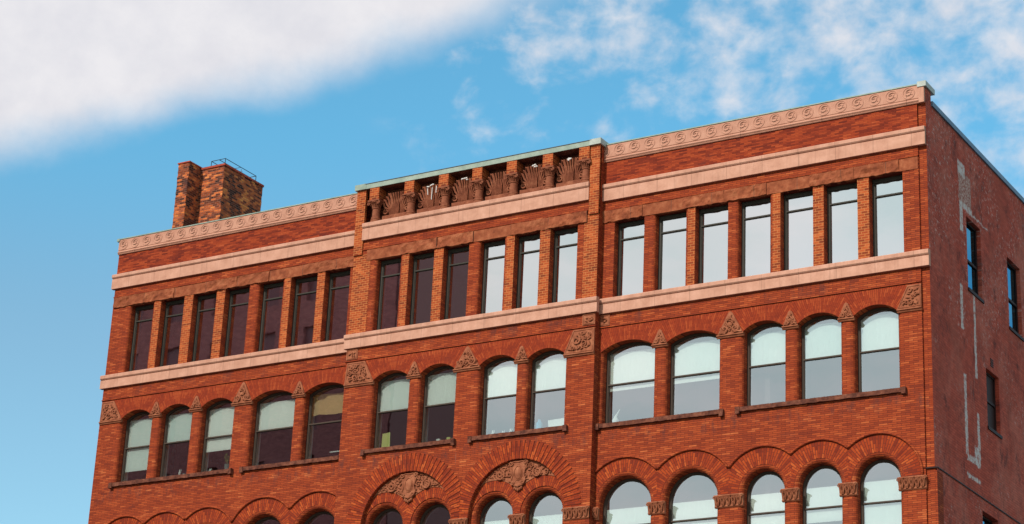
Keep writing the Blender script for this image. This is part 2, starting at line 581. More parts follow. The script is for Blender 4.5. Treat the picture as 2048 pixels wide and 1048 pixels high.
def sheet(bm, outer, holes, y, mapf=None):
    """flat sheet in the x,z plane at depth y with polygonal holes"""
    vs, ed = [], []
    for poly in [outer]+holes:
        b = len(vs)
        vs += [Vector(p) for p in poly]
        ed += [(b+i, b+(i+1) % len(poly)) for i in range(len(poly))]
    r = delaunay_2d_cdt(vs, ed, [], 1 if not holes else 0, 1e-5)
    V, F = r[0], r[2]
    mapf = mapf or (lambda x, z: (x, y, z))
    bv = [bm.verts.new(mapf(v.x, v.y)) for v in V]
    for f in F:
        c = (sum(V[i].x for i in f)/len(f), sum(V[i].y for i in f)/len(f))
        if not inside(c, outer) or any(inside(c, h) for h in holes):
            continue
        try:
            bm.faces.new([bv[i] for i in f])
        except ValueError:
            pass


def reveal(bm, op, yf, depth, r, mapf=None, steps=4):
    """bullnose (radius r) and jamb from the front plane yf to yf+depth"""
    mapf = mapf or (lambda x, y, z: (x, y, z))
    levels = [(0.0, depth)]
    if r > 0:
        levels = [(r*(1-math.sin(PI/2*k/steps)), r*(1-math.cos(PI/2*k/steps))) for k in range(steps+1)] + levels
    else:
        levels = [(0.0, 0.0)] + levels
    rings = [[bm.verts.new(mapf(x, yf+y, z)) for x, z in outline(op, e)] for e, y in levels]
    n = len(rings[0])
    for a, b in zip(rings, rings[1:]):
        for k in range(n):
            bm.faces.new((a[k], b[k], b[(k+1) % n], a[(k+1) % n]))


def wall(name, outer, ops, yf, depth, r, mat, parent, mapf3=None):
    bm = bmesh.new()
    mf = (lambda x, z: mapf3(x, yf, z)) if mapf3 else None
    sheet(bm, outer, [outline(o, o.get('r', r)) for o in ops], yf, mf)
    for o in ops:
        reveal(bm, o, yf, depth, o.get('r', r), mapf3)
    bmesh.ops.remove_doubles(bm, verts=bm.verts[:], dist=1e-4)
    return meshobj(name, bm, mat, parent)


# ------------------------------------------------------------------ THE BUILDING
bld = bpy.data.objects.new('brick_building', None)
COL.objects.link(bld)
tag(bld, 'long orange red brick commercial building with pink stone bands and rows of arched windows', 'building')
XL, XB0, XB1, XR = -28.53, -18.55, -9.88, -0.24      # left end, bay, right wing end (strip follows to x=0)
BY = -0.26                                            # face of the projecting bay
DEPTH = 24.0

A_L = [(-27.73, -26.79), (-26.43, -25.45), (-25.08, -24.11), (-23.76, -22.77), (-22.39, -21.46), (-21.12, -20.09), (-19.79, -18.83)]
A_C = [(-17.66, -16.80), (-16.46, -15.55), (-15.21, -14.30), (-13.92, -13.08), (-12.71, -11.84), (-11.49, -10.57)]
A_R = [(-9.49, -8.52), (-8.17, -7.21), (-6.89, -5.87), (-5.56, -4.60), (-4.27, -3.30), (-2.98, -2.0), (-1.66, -.70)]
B_L = [(-27.59, -26.36), (-25.95, -24.71), (-24.28, -23.01), (-22.26, -20.64), (-20.22, -18.62)]
B_C = [(-17.48, -16.22), (-15.79, -14.57), (-13.71, -12.48), (-12.08, -10.85)]
B_R = [(-9.76, -8.14), (-7.72, -6.13), (-5.38, -4.17), (-3.77, -2.55), (-2.15, -.93)]


def opA(x, soft=False): return dict(kind='rect', x0=x[0], x1=x[1], z0=22.05, zs=24.42, zc=24.42, row='A', r=.09 if soft else 0.0)
def opB(x): return dict(kind='arch', x0=x[0], x1=x[1], z0=18.33, zs=20.50, zc=20.73, row='B')
def opC(x): return dict(kind='arch', x0=x[0]+.02, x1=x[1]-.02, z0=13.3, zs=15.97, zc=15.97+(x[1]-x[0]-.04)/2, row='C')


soft_L, soft_C, soft_R = {0, 4}, {0, 3}, {1, 3}
wingL = [opA(x, i in soft_L) for i, x in enumerate(A_L)] + [opB(x) for x in B_L] + [opC(x) for x in B_L]
wingR = [opA(x, i in soft_R) for i, x in enumerate(A_R)] + [opB(x) for x in B_R] + [opC(x) for x in B_R]
bigs = [dict(kind='arch', row='big', x0=cx-1.58, x1=cx+1.58, z0=13.3, zs=15.95, zc=17.53, r=.0) for cx in (-16.0, -12.27)]
bayU = [opA(x, i in soft_C) for i, x in enumerate(A_C)] + [opB(x) for x in B_C]
bayL = [opC(x) for x in B_C]
RB = .13
ZT = 26.33
rect = lambda x0, x1, z0, z1: [(x0, z0), (x1, z0), (x1, z1), (x0, z1)]
wall('wing_wall', rect(XL, XB0, 0, 25.1), wingL, 0.0, .34, RB, 'brick', bld)
wall('wing_wall', rect(XB1, XR, 0, 25.1), wingR, 0.0, .34, RB, 'brick', bld)
wall('bay_wall', rect(XB0, XB1, 0, 25.1), bayU+bigs, BY, .14, RB, 'brick', bld)
# deeper jambs of the bay's upper windows and the recessed tympanum wall of the two great arches
for o in bayU:
    bm = bmesh.new()
    reveal(bm, dict(o, r=0), BY+.14, .20, 0)
    meshobj('window_reveal', bm, 'brick', bld)
for bg_, sub in ((bigs[0], bayL[:2]), (bigs[1], bayL[2:])):
    wall('tympanum_wall', outline(bg_, .0), sub, BY+.14, .34, RB, 'brick', bld)
# return faces of the bay, the right end strip, upper walls behind the parapet frieze
bm = bmesh.new()
box(bm, XB0, XB0+.02, BY+.003, 0.02, 0, 26.8)
box(bm, XB1-.02, XB1, BY+.003, 0.02, 0, 26.8)
meshobj('bay_return', bm, 'brick', bld)
bm = bmesh.new()
box(bm, XR, -.003, .055, .3, 0, 26.78)
box(bm, XR-.002, XR, .001, .06, 0, 26.33)
meshobj('end_strip', bm, 'brick', bld)
bm = bmesh.new()
box(bm, -.13, .06, -.005, .4, 0, 16.05)
meshobj('corner_buttress', bm, 'brick', bld)
for x0, x1 in ((XL, XB0), (XB1, XR)):
    bm = bmesh.new()
    box(bm, x0, x1, .0, .35, 25.1, 26.86)
    meshobj('parapet_wall', bm, 'upbrick', bld)
# left end face
bm = bmesh.new()
box(bm, XL-.001, XL+.3, .02, DEPTH, 0, 26.5)
meshobj('party_wall', bm, 'side', bld)

# ---- side wall (x = 0), with its openings in y,z
S_OPS = [dict(kind='rect', x0=3.0, x1=4.16, z0=21.98, zs=24.1, zc=24.1, r=0), dict(kind='rect', x0=6.44, x1=7.61, z0=21.92, zs=24.08, zc=24.08, r=0),
         dict(kind='rect', x0=4.24, x1=5.30, z0=18.36, zs=20.04, zc=20.04, r=0), dict(kind='rect', x0=3.40, x1=4.66, z0=13.7, zs=15.8, zc=15.8, r=0),
         dict(kind='rect', x0=9.9, x1=11.05, z0=21.92, zs=24.08, zc=24.08, r=0), dict(kind='rect', x0=7.9, x1=9.0, z0=18.36, zs=20.04, zc=20.04, r=0)]
smap = lambda a, y, z: (-y, a, z)          # y grows inward = -x
wall('side_wall', rect(.0, DEPTH, 16.15, 26.38), [S_OPS[0], S_OPS[1], S_OPS[2], S_OPS[4], S_OPS[5]], 0.0, .3, 0, 'side', bld, smap)
wall('lower_side_wall', rect(.0, DEPTH, 0, 16.15), [S_OPS[3]], -.05, .35, 0, 'side', bld, smap)
bm = bmesh.new()
box(bm, -.3, .075, .0, DEPTH, 16.125, 16.155)
meshobj('offset_ledge', bm, 'framed', bld)
bm = bmesh.new()
box(bm, -.3, -.001, .05, .42, 26.37, 26.78)
meshobj('corner_stub', bm, 'side', bld)
bm = bmesh.new()
box(bm, -.40, .05, .43, DEPTH+.05, 26.385, 26.53)
meshobj('side_coping', bm, 'bluetin', bld)
bm = bmesh.new()
for k in range(4):
    box(bm, -.01, .015, 4.62, 4.86, 20.20+k*.065, 20.235+k*.065)
meshobj('wall_vent', bm, 'framed', bld)

# ---- inner walls, floors and roof: dim rooms behind the panes
for x0, x1, yy, ops in ((XL+.3, XB0-.1, .37, wingL), (XB1+.1, -.3, .37, wingR), (XB0, XB1, .11, bayU), (XB0, XB1, .25, bayL)):
    z0, z1 = (12.5, 17.5) if ops is bayL else ((17.5, 25.6) if ops is bayU else (12.5, 25.6))
    wall('inner_wall', rect(x0, x1, z0, z1), [dict(o, r=0) for o in ops], yy, .22, 0, 'plaster', bld)
bm = bmesh.new()
for z in (12.4, 17.6, 21.35):
    box(bm, XL+.31, -.31, .56, DEPTH-.4, z, z+.3)
meshobj('floor_slab', bm, 'dark', bld)
bm = bmesh.new()
box(bm, XL+.31, -.41, .36, DEPTH-.1, 25.6, 25.9)
meshobj('flat_roof', bm, 'roofing', bld)
bm = bmesh.new()
box(bm, XL+.31, -.31, 6.0, 6.2, 12.7, 25.6)
for x in (-23, -18.4, -14.2, -10.0, -5):
    box(bm, x, x+.15, .6, 6.0, 12.7, 25.6)
meshobj('room_wall', bm, 'dark', bld)
bm = bmesh.new()
box(bm, XL+.3, -.3, DEPTH-.1, DEPTH, 0, 26.4)
meshobj('rear_wall', bm, 'brick', bld)

# ---- pink bands
NOSE, FAS = .12, .085


def band(x0, x1, yf, z0, zm, z1, parent=bld, mat='pink'):
    bm = bmesh.new()
    g = .022
    prof = [(yf+.05, z0), (yf-FAS, z0), (yf-FAS, zm-g), (yf-FAS+.03, zm-g), (yf-FAS+.03, zm), (yf-NOSE+.03, zm), (yf-NOSE+.012, zm+.02),
            (yf-NOSE, zm+.035), (yf-NOSE, z1-.02), (yf-NOSE+.02, z1), (yf+.05, z1+.02)]
    profile(bm, prof, x0, x1)
    fixn(bm)
    return meshobj('stone_band', bm, mat, parent)


band(XL-.10, XB0, .0, 25.09, 25.46, 25.60)
band(XB1, -.015, .0, 25.08, 25.46, 25.60)
band(-18.24, -10.2, BY, 25.10, 25.50, 25.66)
band(XL-.10, XB0, .0, 21.60, 21.90, 22.05)
band(XB1, .012, .0, 21.60, 21.90, 22.05)
band(XB0-.07, XB1+.07, BY, 21.60, 21.90, 22.05)
# small end returns of the bands across the strip
# string courses
for x0, x1, yf in ((XL, XB0, 0), (XB1, XR, 0), (XB0-.02, XB1+.02, BY)):
    bm = bmesh.new()
    profile(bm, [(yf+.02, 21.17), (yf-.035, 21.185), (yf-.035, 21.215), (yf+.02, 21.23)], x0, x1)
    profile(bm, [(yf+.02, 24.77), (yf-.035, 24.785), (yf-.035, 24.815), (yf+.02, 24.83)], x0, x1)
    fixn(bm)
    meshobj('string_course', bm, 'brick', bld)
# parapet: torus, fascia, metal flashing and rosettes
rb = bmesh.new()
# a rosette: sunk ring with a curled leaf inside
for k in range(18):
    pass
tube(rb, [(.165*math.cos(a*PI/12), -.004, .165*math.sin(a*PI/12)) for a in range(25)], .017, 5)
rr_ = random.Random(4)
sp = [(.125*(1-t*.8/12)*math.cos(t*.62+.5), -.010-.016*math.sin(t*.25), .125*(1-t*.8/12)*math.sin(t*.62+.5)) for t in range(8)]
tube(rb, sp, .02, 5, taper=[.008, .018, .026, .028, .026, .022, .016, .008])
sp = [(.07*(1-t/14)*math.cos(t*.8+3.4), -.014, .07*(1-t/14)*math.sin(t*.8+3.4)) for t in range(7)]
tube(rb, sp, .02, 5, taper=[.008, .016, .02, .022, .02, .014, .008])
for k in range(5):
    a = rr_.uniform(0, 6.3); q = rr_.uniform(.03, .12)
    blob(rb, (q*math.cos(a), -.008, q*math.sin(a)), .024, .02, .018, 6, 4)
rb_me = None
for x0, x1, first in ((XL-.02, XB0, -28.33), (XB1, -.175, -9.885)):
    bm = bmesh.new()
    profile(bm, [(.02, 26.325), (-.035, 26.325), (-.05, 26.345), (-.04, 26.36), (-.055, 26.37), (-.075, 26.395), (-.055, 26.425),
                 (-.03, 26.44), (-.03, 26.47), (-.045, 26.475), (-.045, 26.855), (.02, 26.855)], x0, x1)
    fixn(bm)
    pb = meshobj('parapet_band', bm, 'pinkp', bld)
    bm = bmesh.new()
    box(bm, x0-.03, x1, -.065, .40, 26.862, 26.895)
    meshobj('parapet_flashing', bm, 'copper', bld)
    for k in range(20):
        px_ = first+k*.4965
        if px_ > x1:
            break
        if rb_me is None:
            bmesh.ops.scale(rb, vec=(1, .6, 1), verts=rb.verts[:])
            ro = meshobj('rosette', rb, 'pinkp', pb, (px_, -.048, 26.665))
            rb_me = ro.data
        else:
            ro = bpy.data.objects.new('rosette', rb_me)
            COL.objects.link(ro)
            ro.parent = pb; ro.location = (px_, -.048, 26.665)
bm = bmesh.new()
box(bm, XL-.10, XL+.02, -.07, .3, 26.80, 26.90)
meshobj('corner_flashing', bm, 'copper', bld)
bm = bmesh.new()
box(bm, -.172, -.02, -.06, .05, 26.33, 26.78)
meshobj('end_block', bm, 'pinkp', bld)
bm = bmesh.new()
box(bm, -.20, .05, -.085, .62, 26.785, 26.94)
meshobj('corner_cap', bm, 'tin', bld)

# ---- lintel courses
for x0, x1, yf, sd_ in ((XL+.03, XB0, 0, 1), (XB1, XR-.01, 0, 2), (-18.05, -10.2, BY, 3)):
    bm = bmesh.new()
    x = x0
    k = 0
    while x < x1-.05:
        xe = min(x+1.3, x1)
        rg = (k*7+sd_) % 3 != 0
        rough_box(bm, x, xe-.006, yf-(.045 if rg else .02), yf+.1, 24.42, 24.77, .040 if rg else .012, seed=k*3.1+sd_)
        x = xe; k += 1
    meshobj('lintel_course', bm, 'brown', bld)

# ---- piers of the top floor: brick with pale joints, a skin 6 mm proud
for xs, yf, soft, ends in ((A_L, 0, soft_L, None), (A_C, BY, soft_C, None), (A_R, 0, soft_R, None)):
    for i in range(len(xs)-1):
        a, b = xs[i][1], xs[i+1][0]
        if i in soft:
            a += .09
        if (i+1) in soft:
            b -= .09
            continue
        bm = bmesh.new()
        box(bm, a+.002, b-.002, yf-.006, yf+.01, 22.07, 24.415)
        meshobj('pier_facing', bm, 'pier', bld)
for x0, x1 in ((-18.70+.15, -18.22), (-10.20, -9.88)):
    bm = bmesh.new()
    box(bm, x0, x1, BY-.055, BY+.05, 24.64, 26.80)
    meshobj('pilaster', bm, 'pier', bld)
for x0, x1 in ((-18.545, -17.9), (-10.35, -9.885)):
    bm = bmesh.new()
    box(bm, x0, x1, BY-.007, BY+.02, 22.07, 24.64)
    meshobj('pilaster', bm, 'pier', bld)

# ---- carved work -------------------------------------------------
def spiral_pts(cx, cz, y, r0, turns, d, st, k=None):
    n = int(12*turns)+4
    out = []
    for i in range(n):
        t = i/(n-1)
        r = r0*(1-t*.85)
        a = st+d*t*turns*2*PI
        out.append((cx+r*math.cos(a), y-.012*math.sin(t*PI), cz+r*math.sin(a)))
    return out


def edge_dist(p, poly):
    best = 9
    n = len(poly)
    for i in range(n):
        a, b = Vector(poly[i]), Vector(poly[(i+1) % n])
        t = max(0, min(1, (Vector(p)-a).dot(b-a)/max(1e-9, (b-a).length_squared)))
        best = min(best, (a+(b-a)*t-Vector(p)).length)
    return best


def carve(bm, poly, y, seed, rmax=.16, rmin=.035, tr=.020, tries=240):
    rnd = random.Random(seed)
    xs = [p[0] for p in poly]; zs = [p[1] for p in poly]
    done = []
    for t in range(tries):
        p = (rnd.uniform(min(xs), max(xs)), rnd.uniform(min(zs), max(zs)))
        if not inside(p, poly):
            continue
        d = edge_dist(p, poly)-.012
        for c, r in done:
            d = min(d, math.hypot(p[0]-c[0], p[1]-c[1])-r*.95)
        d = min(d, rmax*(1-.5*t/tries))
        if d < rmin:
            continue
        done.append((p, d))
        if d > .06:
            pts = spiral_pts(p[0], p[1], y-.02, d*.88, 1.35, rnd.choice((-1, 1)), rnd.uniform(0, 6.3))
            n = len(pts)
            tube(bm, pts, tr, 5, taper=[tr*(1.25-.6*i/n) for i in range(n)])
            for q in range(3):
                a = rnd.uniform(0, 6.3)
                blob(bm, (p[0]+d*.85*math.cos(a), y-.018, p[1]+d*.85*math.sin(a)), .035, .026, .022, 6, 4)
        else:
            a = rnd.uniform(0, PI)
            tube(bm, [(p[0]-d*math.cos(a), y-.004, p[1]-d*math.sin(a)), (p[0], y-.03, p[1]), (p[0]+d*math.cos(a), y-.004, p[1]+d*math.sin(a))], .018, 5)


def rim(bm, poly, y, r):
    tube(bm, [(x, y, z) for x, z in poly]+[(poly[0][0], y, poly[0][1])], r, 5)


def inset(poly, d):
    cx = sum(p[0] for p in poly)/len(poly); cz = sum(p[1] for p in poly)/len(poly)
    out = []
    for x, z in poly:
        v = Vector((x-cx, z-cz)); l = v.length
        v = v*(1-d/l)
        out.append((cx+v.x, cz+v.y))
    return out


def finial(x0, x1, yf, ztop, zb, seed):
    """triangular carved gablet on its little moulded cap"""
    cx = (x0+x1)/2
    tw = .035
    poly = [(x0, zb), (x1, zb), (cx+tw+.02, ztop-.04), (cx, ztop), (cx-tw-.02, ztop-.04)]
    bm = bmesh.new()
    prism(bm, poly, yf-.045, yf+.02)
    fixn(bm)
    big = x1-x0 > .7
    y = yf-.045
    # two mirrored scrolls, a stem and leaf tips
    k = (x1-x0)
    for s in (-1, 1):
        pts = spiral_pts(cx+s*k*.20, zb+k*.20, y-.015, k*.15, 1.3, -s, PI/2-s*1.2)
        tube(bm, pts, .03*k+.006, 5, taper=[(.03*k+.008)*(1.2-.5*i/len(pts)) for i in range(len(pts))])
        tube(bm, [(cx+s*k*.44, y-.01, zb+.03), (cx+s*k*.30, y-.03, zb+.05), (cx+s*k*.16, y-.02, zb+.03)], .022+.01*k, 5)
        tube(bm, [(cx+s*k*.05, y-.02, zb+k*.30), (cx+s*k*.14, y-.03, zb+k*.46), (cx+s*k*.04, y-.02, zb+k*.58)], .02+.01*k, 5)
    blob(bm, (cx, y-.015, ztop-.10*(1+k)), .03+.03*k, .04, .04+.06*k, 8, 5)
    blob(bm, (cx, y-.015, zb+k*.36), .03+.03*k, .04, .06*k+.02, 8, 5)
    carve(bm, inset(poly, .05*k), y, seed, rmax=.09, rmin=.025, tr=.014, tries=160 if big else 70)
    # moulded cap below
    b2 = bmesh.new()
    profile(b2, [(yf+.02, zb-.085), (yf-.03, zb-.085), (yf-.045, zb-.06), (yf-.035, zb-.045), (yf-.075, zb-.03), (yf-.075, zb), (yf+.02, zb)], x0-.02, x1+.02)
    fixn(b2)
    o = meshobj('carved_gablet', bm, 'carved', bld)
    meshobj('cap_moulding', b2, 'carved', o)
    return o


def panel(poly, yf, seed, zb=None, name='carved_panel', rmax=.2, th=.04, mat='carved', cap=True):
    bm = bmesh.new()
    prism(bm, poly, yf-th, yf+.02)
    fixn(bm)
    y = yf-th
    rim(bm, inset(poly, .05), y, .016)
    carve(bm, inset(poly, .08), y, seed, rmax=rmax, tries=500)
    o = meshobj(name, bm, mat, bld)
    if cap:
        x0, x1 = min(p[0] for p in poly), max(p[0] for p in poly)
        zb = min(p[1] for p in poly)
        b2 = bmesh.new()
        profile(b2, [(yf+.02, zb-.09), (yf-.03, zb-.09), (yf-.045, zb-.065), (yf-.035, zb-.05), (yf-.075, zb-.035), (yf-.075, zb), (yf+.02, zb)], x0, x1+.01)
        fixn(b2)
        meshobj('cap_moulding', b2, mat, o)
    return o


def gap_fin(rowx, yf, seed):
    for i in range(len(rowx)-1):
        a, b = rowx[i][1], rowx[i+1][0]
        big = (b-a) > .6
        finial(a-.015, b+.015, yf, 21.13 if big else 20.90, 20.46, seed+i)


gap_fin(B_L, 0, 10); gap_fin(B_C, BY, 20); gap_fin(B_R, 0, 30)
panel([(XL+.02, 20.46), (-27.57, 20.46), (-27.98, 21.13), (XL+.05, 21.13)], 0, 41)
panel([(-.92, 20.49), (XR-.0, 20.49), (XR-.0, 21.13), (-.62, 21.13)], 0, 42)
panel([(XB0+.02, 20.46), (-17.46, 20.46), (-17.82, 21.14), (XB0+.08, 21.14)], BY, 43)
panel([(-10.87, 20.44), (XB1-.01, 20.44), (XB1-.01, 21.14), (-10.58, 21.14)], BY, 44)
# carved blocks between the sill band and the string course at the bay ends
for x0, x1, sdd in ((XB0+.01, XB0+.42, 51), (XB1-.42, XB1-.01, 52)):
    panel(rect(x0, x1, 21.25, 21.585), BY, sdd, rmax=.14, th=.02, cap=False, name='carved_block')
panel(rect(XB1+.02, XB1+.32, 21.25, 21.58), 0, 53, rmax=.12, th=.02, cap=False, name='carved_block')


# ---- capitals of the round-arched floor
def capital(x0, x1, yf, seed, zb=15.60, zt=15.94, xe=.02):
    bm = bmesh.new()
    prof = [(yf+.05, zb), (yf-.02, zb), (yf-.045, zb+.03), (yf-.025, zb+.06), (yf-.05, zb+.16), (yf-.085, zt-.07), (yf-.11, zt-.03), (yf-.09, zt), (yf+.05, zt)]
    profile(bm, prof, x0-xe, x1+xe)
    fixn(bm)
    rnd = random.Random(seed)
    wdt = x1-x0
    n = max(2, round(wdt/.15))
    for i in range(n):
        cx = x0+(i+.5)*wdt/n
        for s in (-1, 1):
            pts = [(cx+s*.01, yf-.05, zb+.05), (cx+s*.045, yf-.08, zb+.15), (cx+s*.06, yf-.10, zb+.24), (cx+s*.025, yf-.125, zb+.27), (cx+s*.02, yf-.12, zb+.21)]
            tube(bm, pts, .016, 5, taper=[.022, .02, .018, .016, .012])
        blob(bm, (cx, yf-.075, zb+.11), .02, .03, .05, 6, 4)
        blob(bm, (cx+wdt/n/2*rnd.choice((-1, 1)), yf-.10, zt-.04), .028, .03, .028, 6, 4)
    for s, x in ((-1, x0), (1, x1)):
        tube(bm, spiral_pts(x, zt-.06, yf-.09, .055, 1.2, s, 0), .015, 5)
    return meshobj('carved_capital', bm, 'carved', bld)


C_L = [(a+.02, b-.02) for a, b in B_L]; C_C = [(a+.02, b-.02) for a, b in B_C]; C_R = [(a+.02, b-.02) for a, b in B_R]
for row, yf in ((C_L, 0), (C_R, 0)):
    for i in range(len(row)-1):
        capital(row[i][1], row[i+1][0], yf, i)
capital(XL+.02, C_L[0][0], 0, 9)
capital(C_L[-1][1], XB0-.02, 0, 8)
capital(C_R[-1][1], XR, 0, 7)
capital(XB1+.02, C_R[0][0], 0, 6, xe=0)
capital(-17.56, C_C[0][0], BY+.14, 5, xe=0) if False else None
capital(XB0+.02, -17.60, BY, 11)
capital(-14.40, -13.87, BY, 12)
capital(-10.67, XB1-.02, BY, 13)
capital(C_C[0][1], C_C[1][0], BY+.14, 14)
capital(C_C[2][1], C_C[3][0], BY+.14, 15)

# ---- sills of the arched-window floor: rough dark stone with knobbed ends
for x0, x1, yf in ((-27.72, -22.78, 0), (-22.42, -18.58, 0), (-17.68, -14.42, BY), (-13.92, -10.68, BY), (-9.86, -5.95, 0), (-5.54, -.72, 0)):
    bm = bmesh.new()
    rough_box(bm, x0+.1, x1-.1, yf-.085, yf+.27, 18.21, 18.33, .018, cell=.04, seed=x0)
    rough_box(bm, x0-.02, x0+.1, yf-.11, yf+.0, 18.15, 18.335, .04, cell=.03, seed=x0*2)
    rough_box(bm, x1-.1, x1+.02, yf-.11, yf+.0, 18.15, 18.335, .04, cell=.03, seed=x0*3)
    meshobj('window_sill', bm, 'sill', bld)


# ---- radiating brickwork
def fan(op, yf, xmin, xmax, ztop, e0):
    """soldier bricks from the segmental arch up to the string course"""
    bm = bmesh.new()
    uvl = bm.loops.layers.uv.new('UVMap')
    h, rise = (op['x1']-op['x0'])/2, op['zc']-op['zs']
    Rr = (h*h+rise*rise)/(2*rise)
    cx, cz = (op['x0']+op['x1'])/2, op['zc']-Rr
    a0 = math.acos((h+e0)/Rr)
    e0 = .0
    n = 40
    inn, out = [], []
    for k in range(n+1):
        a = a0+(PI-2*a0)*k/n
        ca, sa = math.cos(a), math.sin(a)
        L = (ztop-cz)/sa
        if ca > 1e-6:
            L = min(L, (xmax-cx)/ca)
        if ca < -1e-6:
            L = min(L, (xmin-cx)/ca)
        L = max(L, Rr+e0+.002)
        inn.append(((cx+(Rr+e0)*ca, cz+(Rr+e0)*sa), a, Rr+e0)); out.append(((cx+L*ca, cz+L*sa), a, L))
    def vert(q):
        return bm.verts.new((q[0][0], yf-.005, q[0][1]))
    vi, vo = [vert(q) for q in inn], [vert(q) for q in out]
    um = Rr+.22
    for k in range(n):
        f = bm.faces.new((vi[k], vo[k], vo[k+1], vi[k+1]))
        for lp, q in zip(f.loops, (inn[k], out[k], out[k+1], inn[k+1])):
            lp[uvl].uv = (q[2], q[1]*um)
    fixn(bm)
    return meshobj('arch_fan', bm, 'fanbrick', bld)


def fans(rowx, yf, xs, xe):
    for i, x in enumerate(rowx):
        l = xs if i == 0 else (rowx[i-1][1]+x[0])/2
        r = xe if i == len(rowx)-1 else (rowx[i+1][0]+x[1])/2
        fan(opB(x), yf, l, r, 21.165, RB)


fans(B_L, 0, -28.0, XB0-.01)
fans(B_C, BY, -18.0, -10.3)
fans(B_R, 0, XB1+.02, -.3)


def ring(cx, cz, r0, r1, yf, xmin=-99, xmax=99, zmin=None, proud=.005, tooth=0.0, name='arch_ring', a_start=0.0):
    """flat ring of voussoirs, clipped by vertical planes"""
    bm = bmesh.new()
    uvl = bm.loops.layers.uv.new('UVMap')
    n = int(PI*(r0+r1)/2/.068)
    prev = None
    um = .068/(PI/n)
    for k in range(n):
        a, b = PI*k/n, PI*(k+1)/n
        ro = r1+(tooth if k % 2 else 0)
        y = yf-proud-(.012 if (tooth and k % 2) else 0)
        def lim(an, r):
            ca = math.cos(an)
            if ca > 1e-6 and cx+r*ca > xmax:
                r = (xmax-cx)/ca
            if ca < -1e-6 and cx+r*ca < xmin:
                r = (xmin-cx)/ca
            return r
        ra, rb2 = lim(a, ro), lim(b, ro)
        if ra < r0+.01 or rb2 < r0+.01:
            continue
        q = [(r0, a), (ra, a), (rb2, b), (r0, b)]
        pts = [(cx+r*math.cos(t), cz+r*math.sin(t)) for r, t in q]
        fr = [bm.verts.new((x, y, z)) for x, z in pts]
        bk = [bm.verts.new((x, yf+.004, z)) for x, z in pts]
        fs = [bm.faces.new(fr)]
        for i in range(4):
            if i == 3 :
                pass
            fs.append(bm.faces.new((fr[i], bk[i], bk[(i+1) % 4], fr[(i+1) % 4])))
        for f in fs:
            for lp in f.loops:
                v = lp.vert
                i = (fr.index(v) if v in fr else bk.index(v))
                r, t = q[i]
                lp[uvl].uv = (r-r0+.001, (k+(.001 if t == a else .999))*.068)
    fixn(bm)
    return meshobj(name, bm, 'archbrick', bld)


def hood(cx, cz, r, yf, xmin, xmax, rad=.035):
    """projecting hood moulding over a round arch"""
    bm = bmesh.new()
    pts = []
    for k in range(61):
        a = PI*k/60
        x, z = cx+r*math.cos(a), cz+r*math.sin(a)
        if xmin <= x <= xmax:
            pts.append((x, yf-.02, z))
    if len(pts) > 2:
        tube(bm, pts, rad, 8, flat=1.3)
    return meshobj('hood_moulding', bm, 'brick', bld, smooth=True)


def roundrow(rowx, yf, xs, xe):
    for i, x in enumerate(rowx):
        cx = (x[0]+x[1])/2
        r0 = (x[1]-x[0])/2+RB
        l = xs if i == 0 else ((rowx[i-1][0]+rowx[i-1][1])/2+cx)/2
        r = xe if i == len(rowx)-1 else ((rowx[i+1][0]+rowx[i+1][1])/2+cx)/2
        wide = x[1]-x[0] > 1.4
        # where circles of unlike radius meet
        R1 = 1.34 if wide else 1.22
        def cut(j):
            cj = (rowx[j][0]+rowx[j][1])/2
            Rj = 1.34 if rowx[j][1]-rowx[j][0] > 1.4 else 1.22
            d = abs(cj-cx)
            return (d*d+R1*R1-Rj*Rj)/(2*d)
        if i > 0: l = cx-cut(i-1)
        if i < len(rowx)-1: r = cx+cut(i+1)
        ring(cx, 15.97, r0, R1-.05, yf, l, r)
        hood(cx, 15.97, R1, yf, l-.01, r+.01)


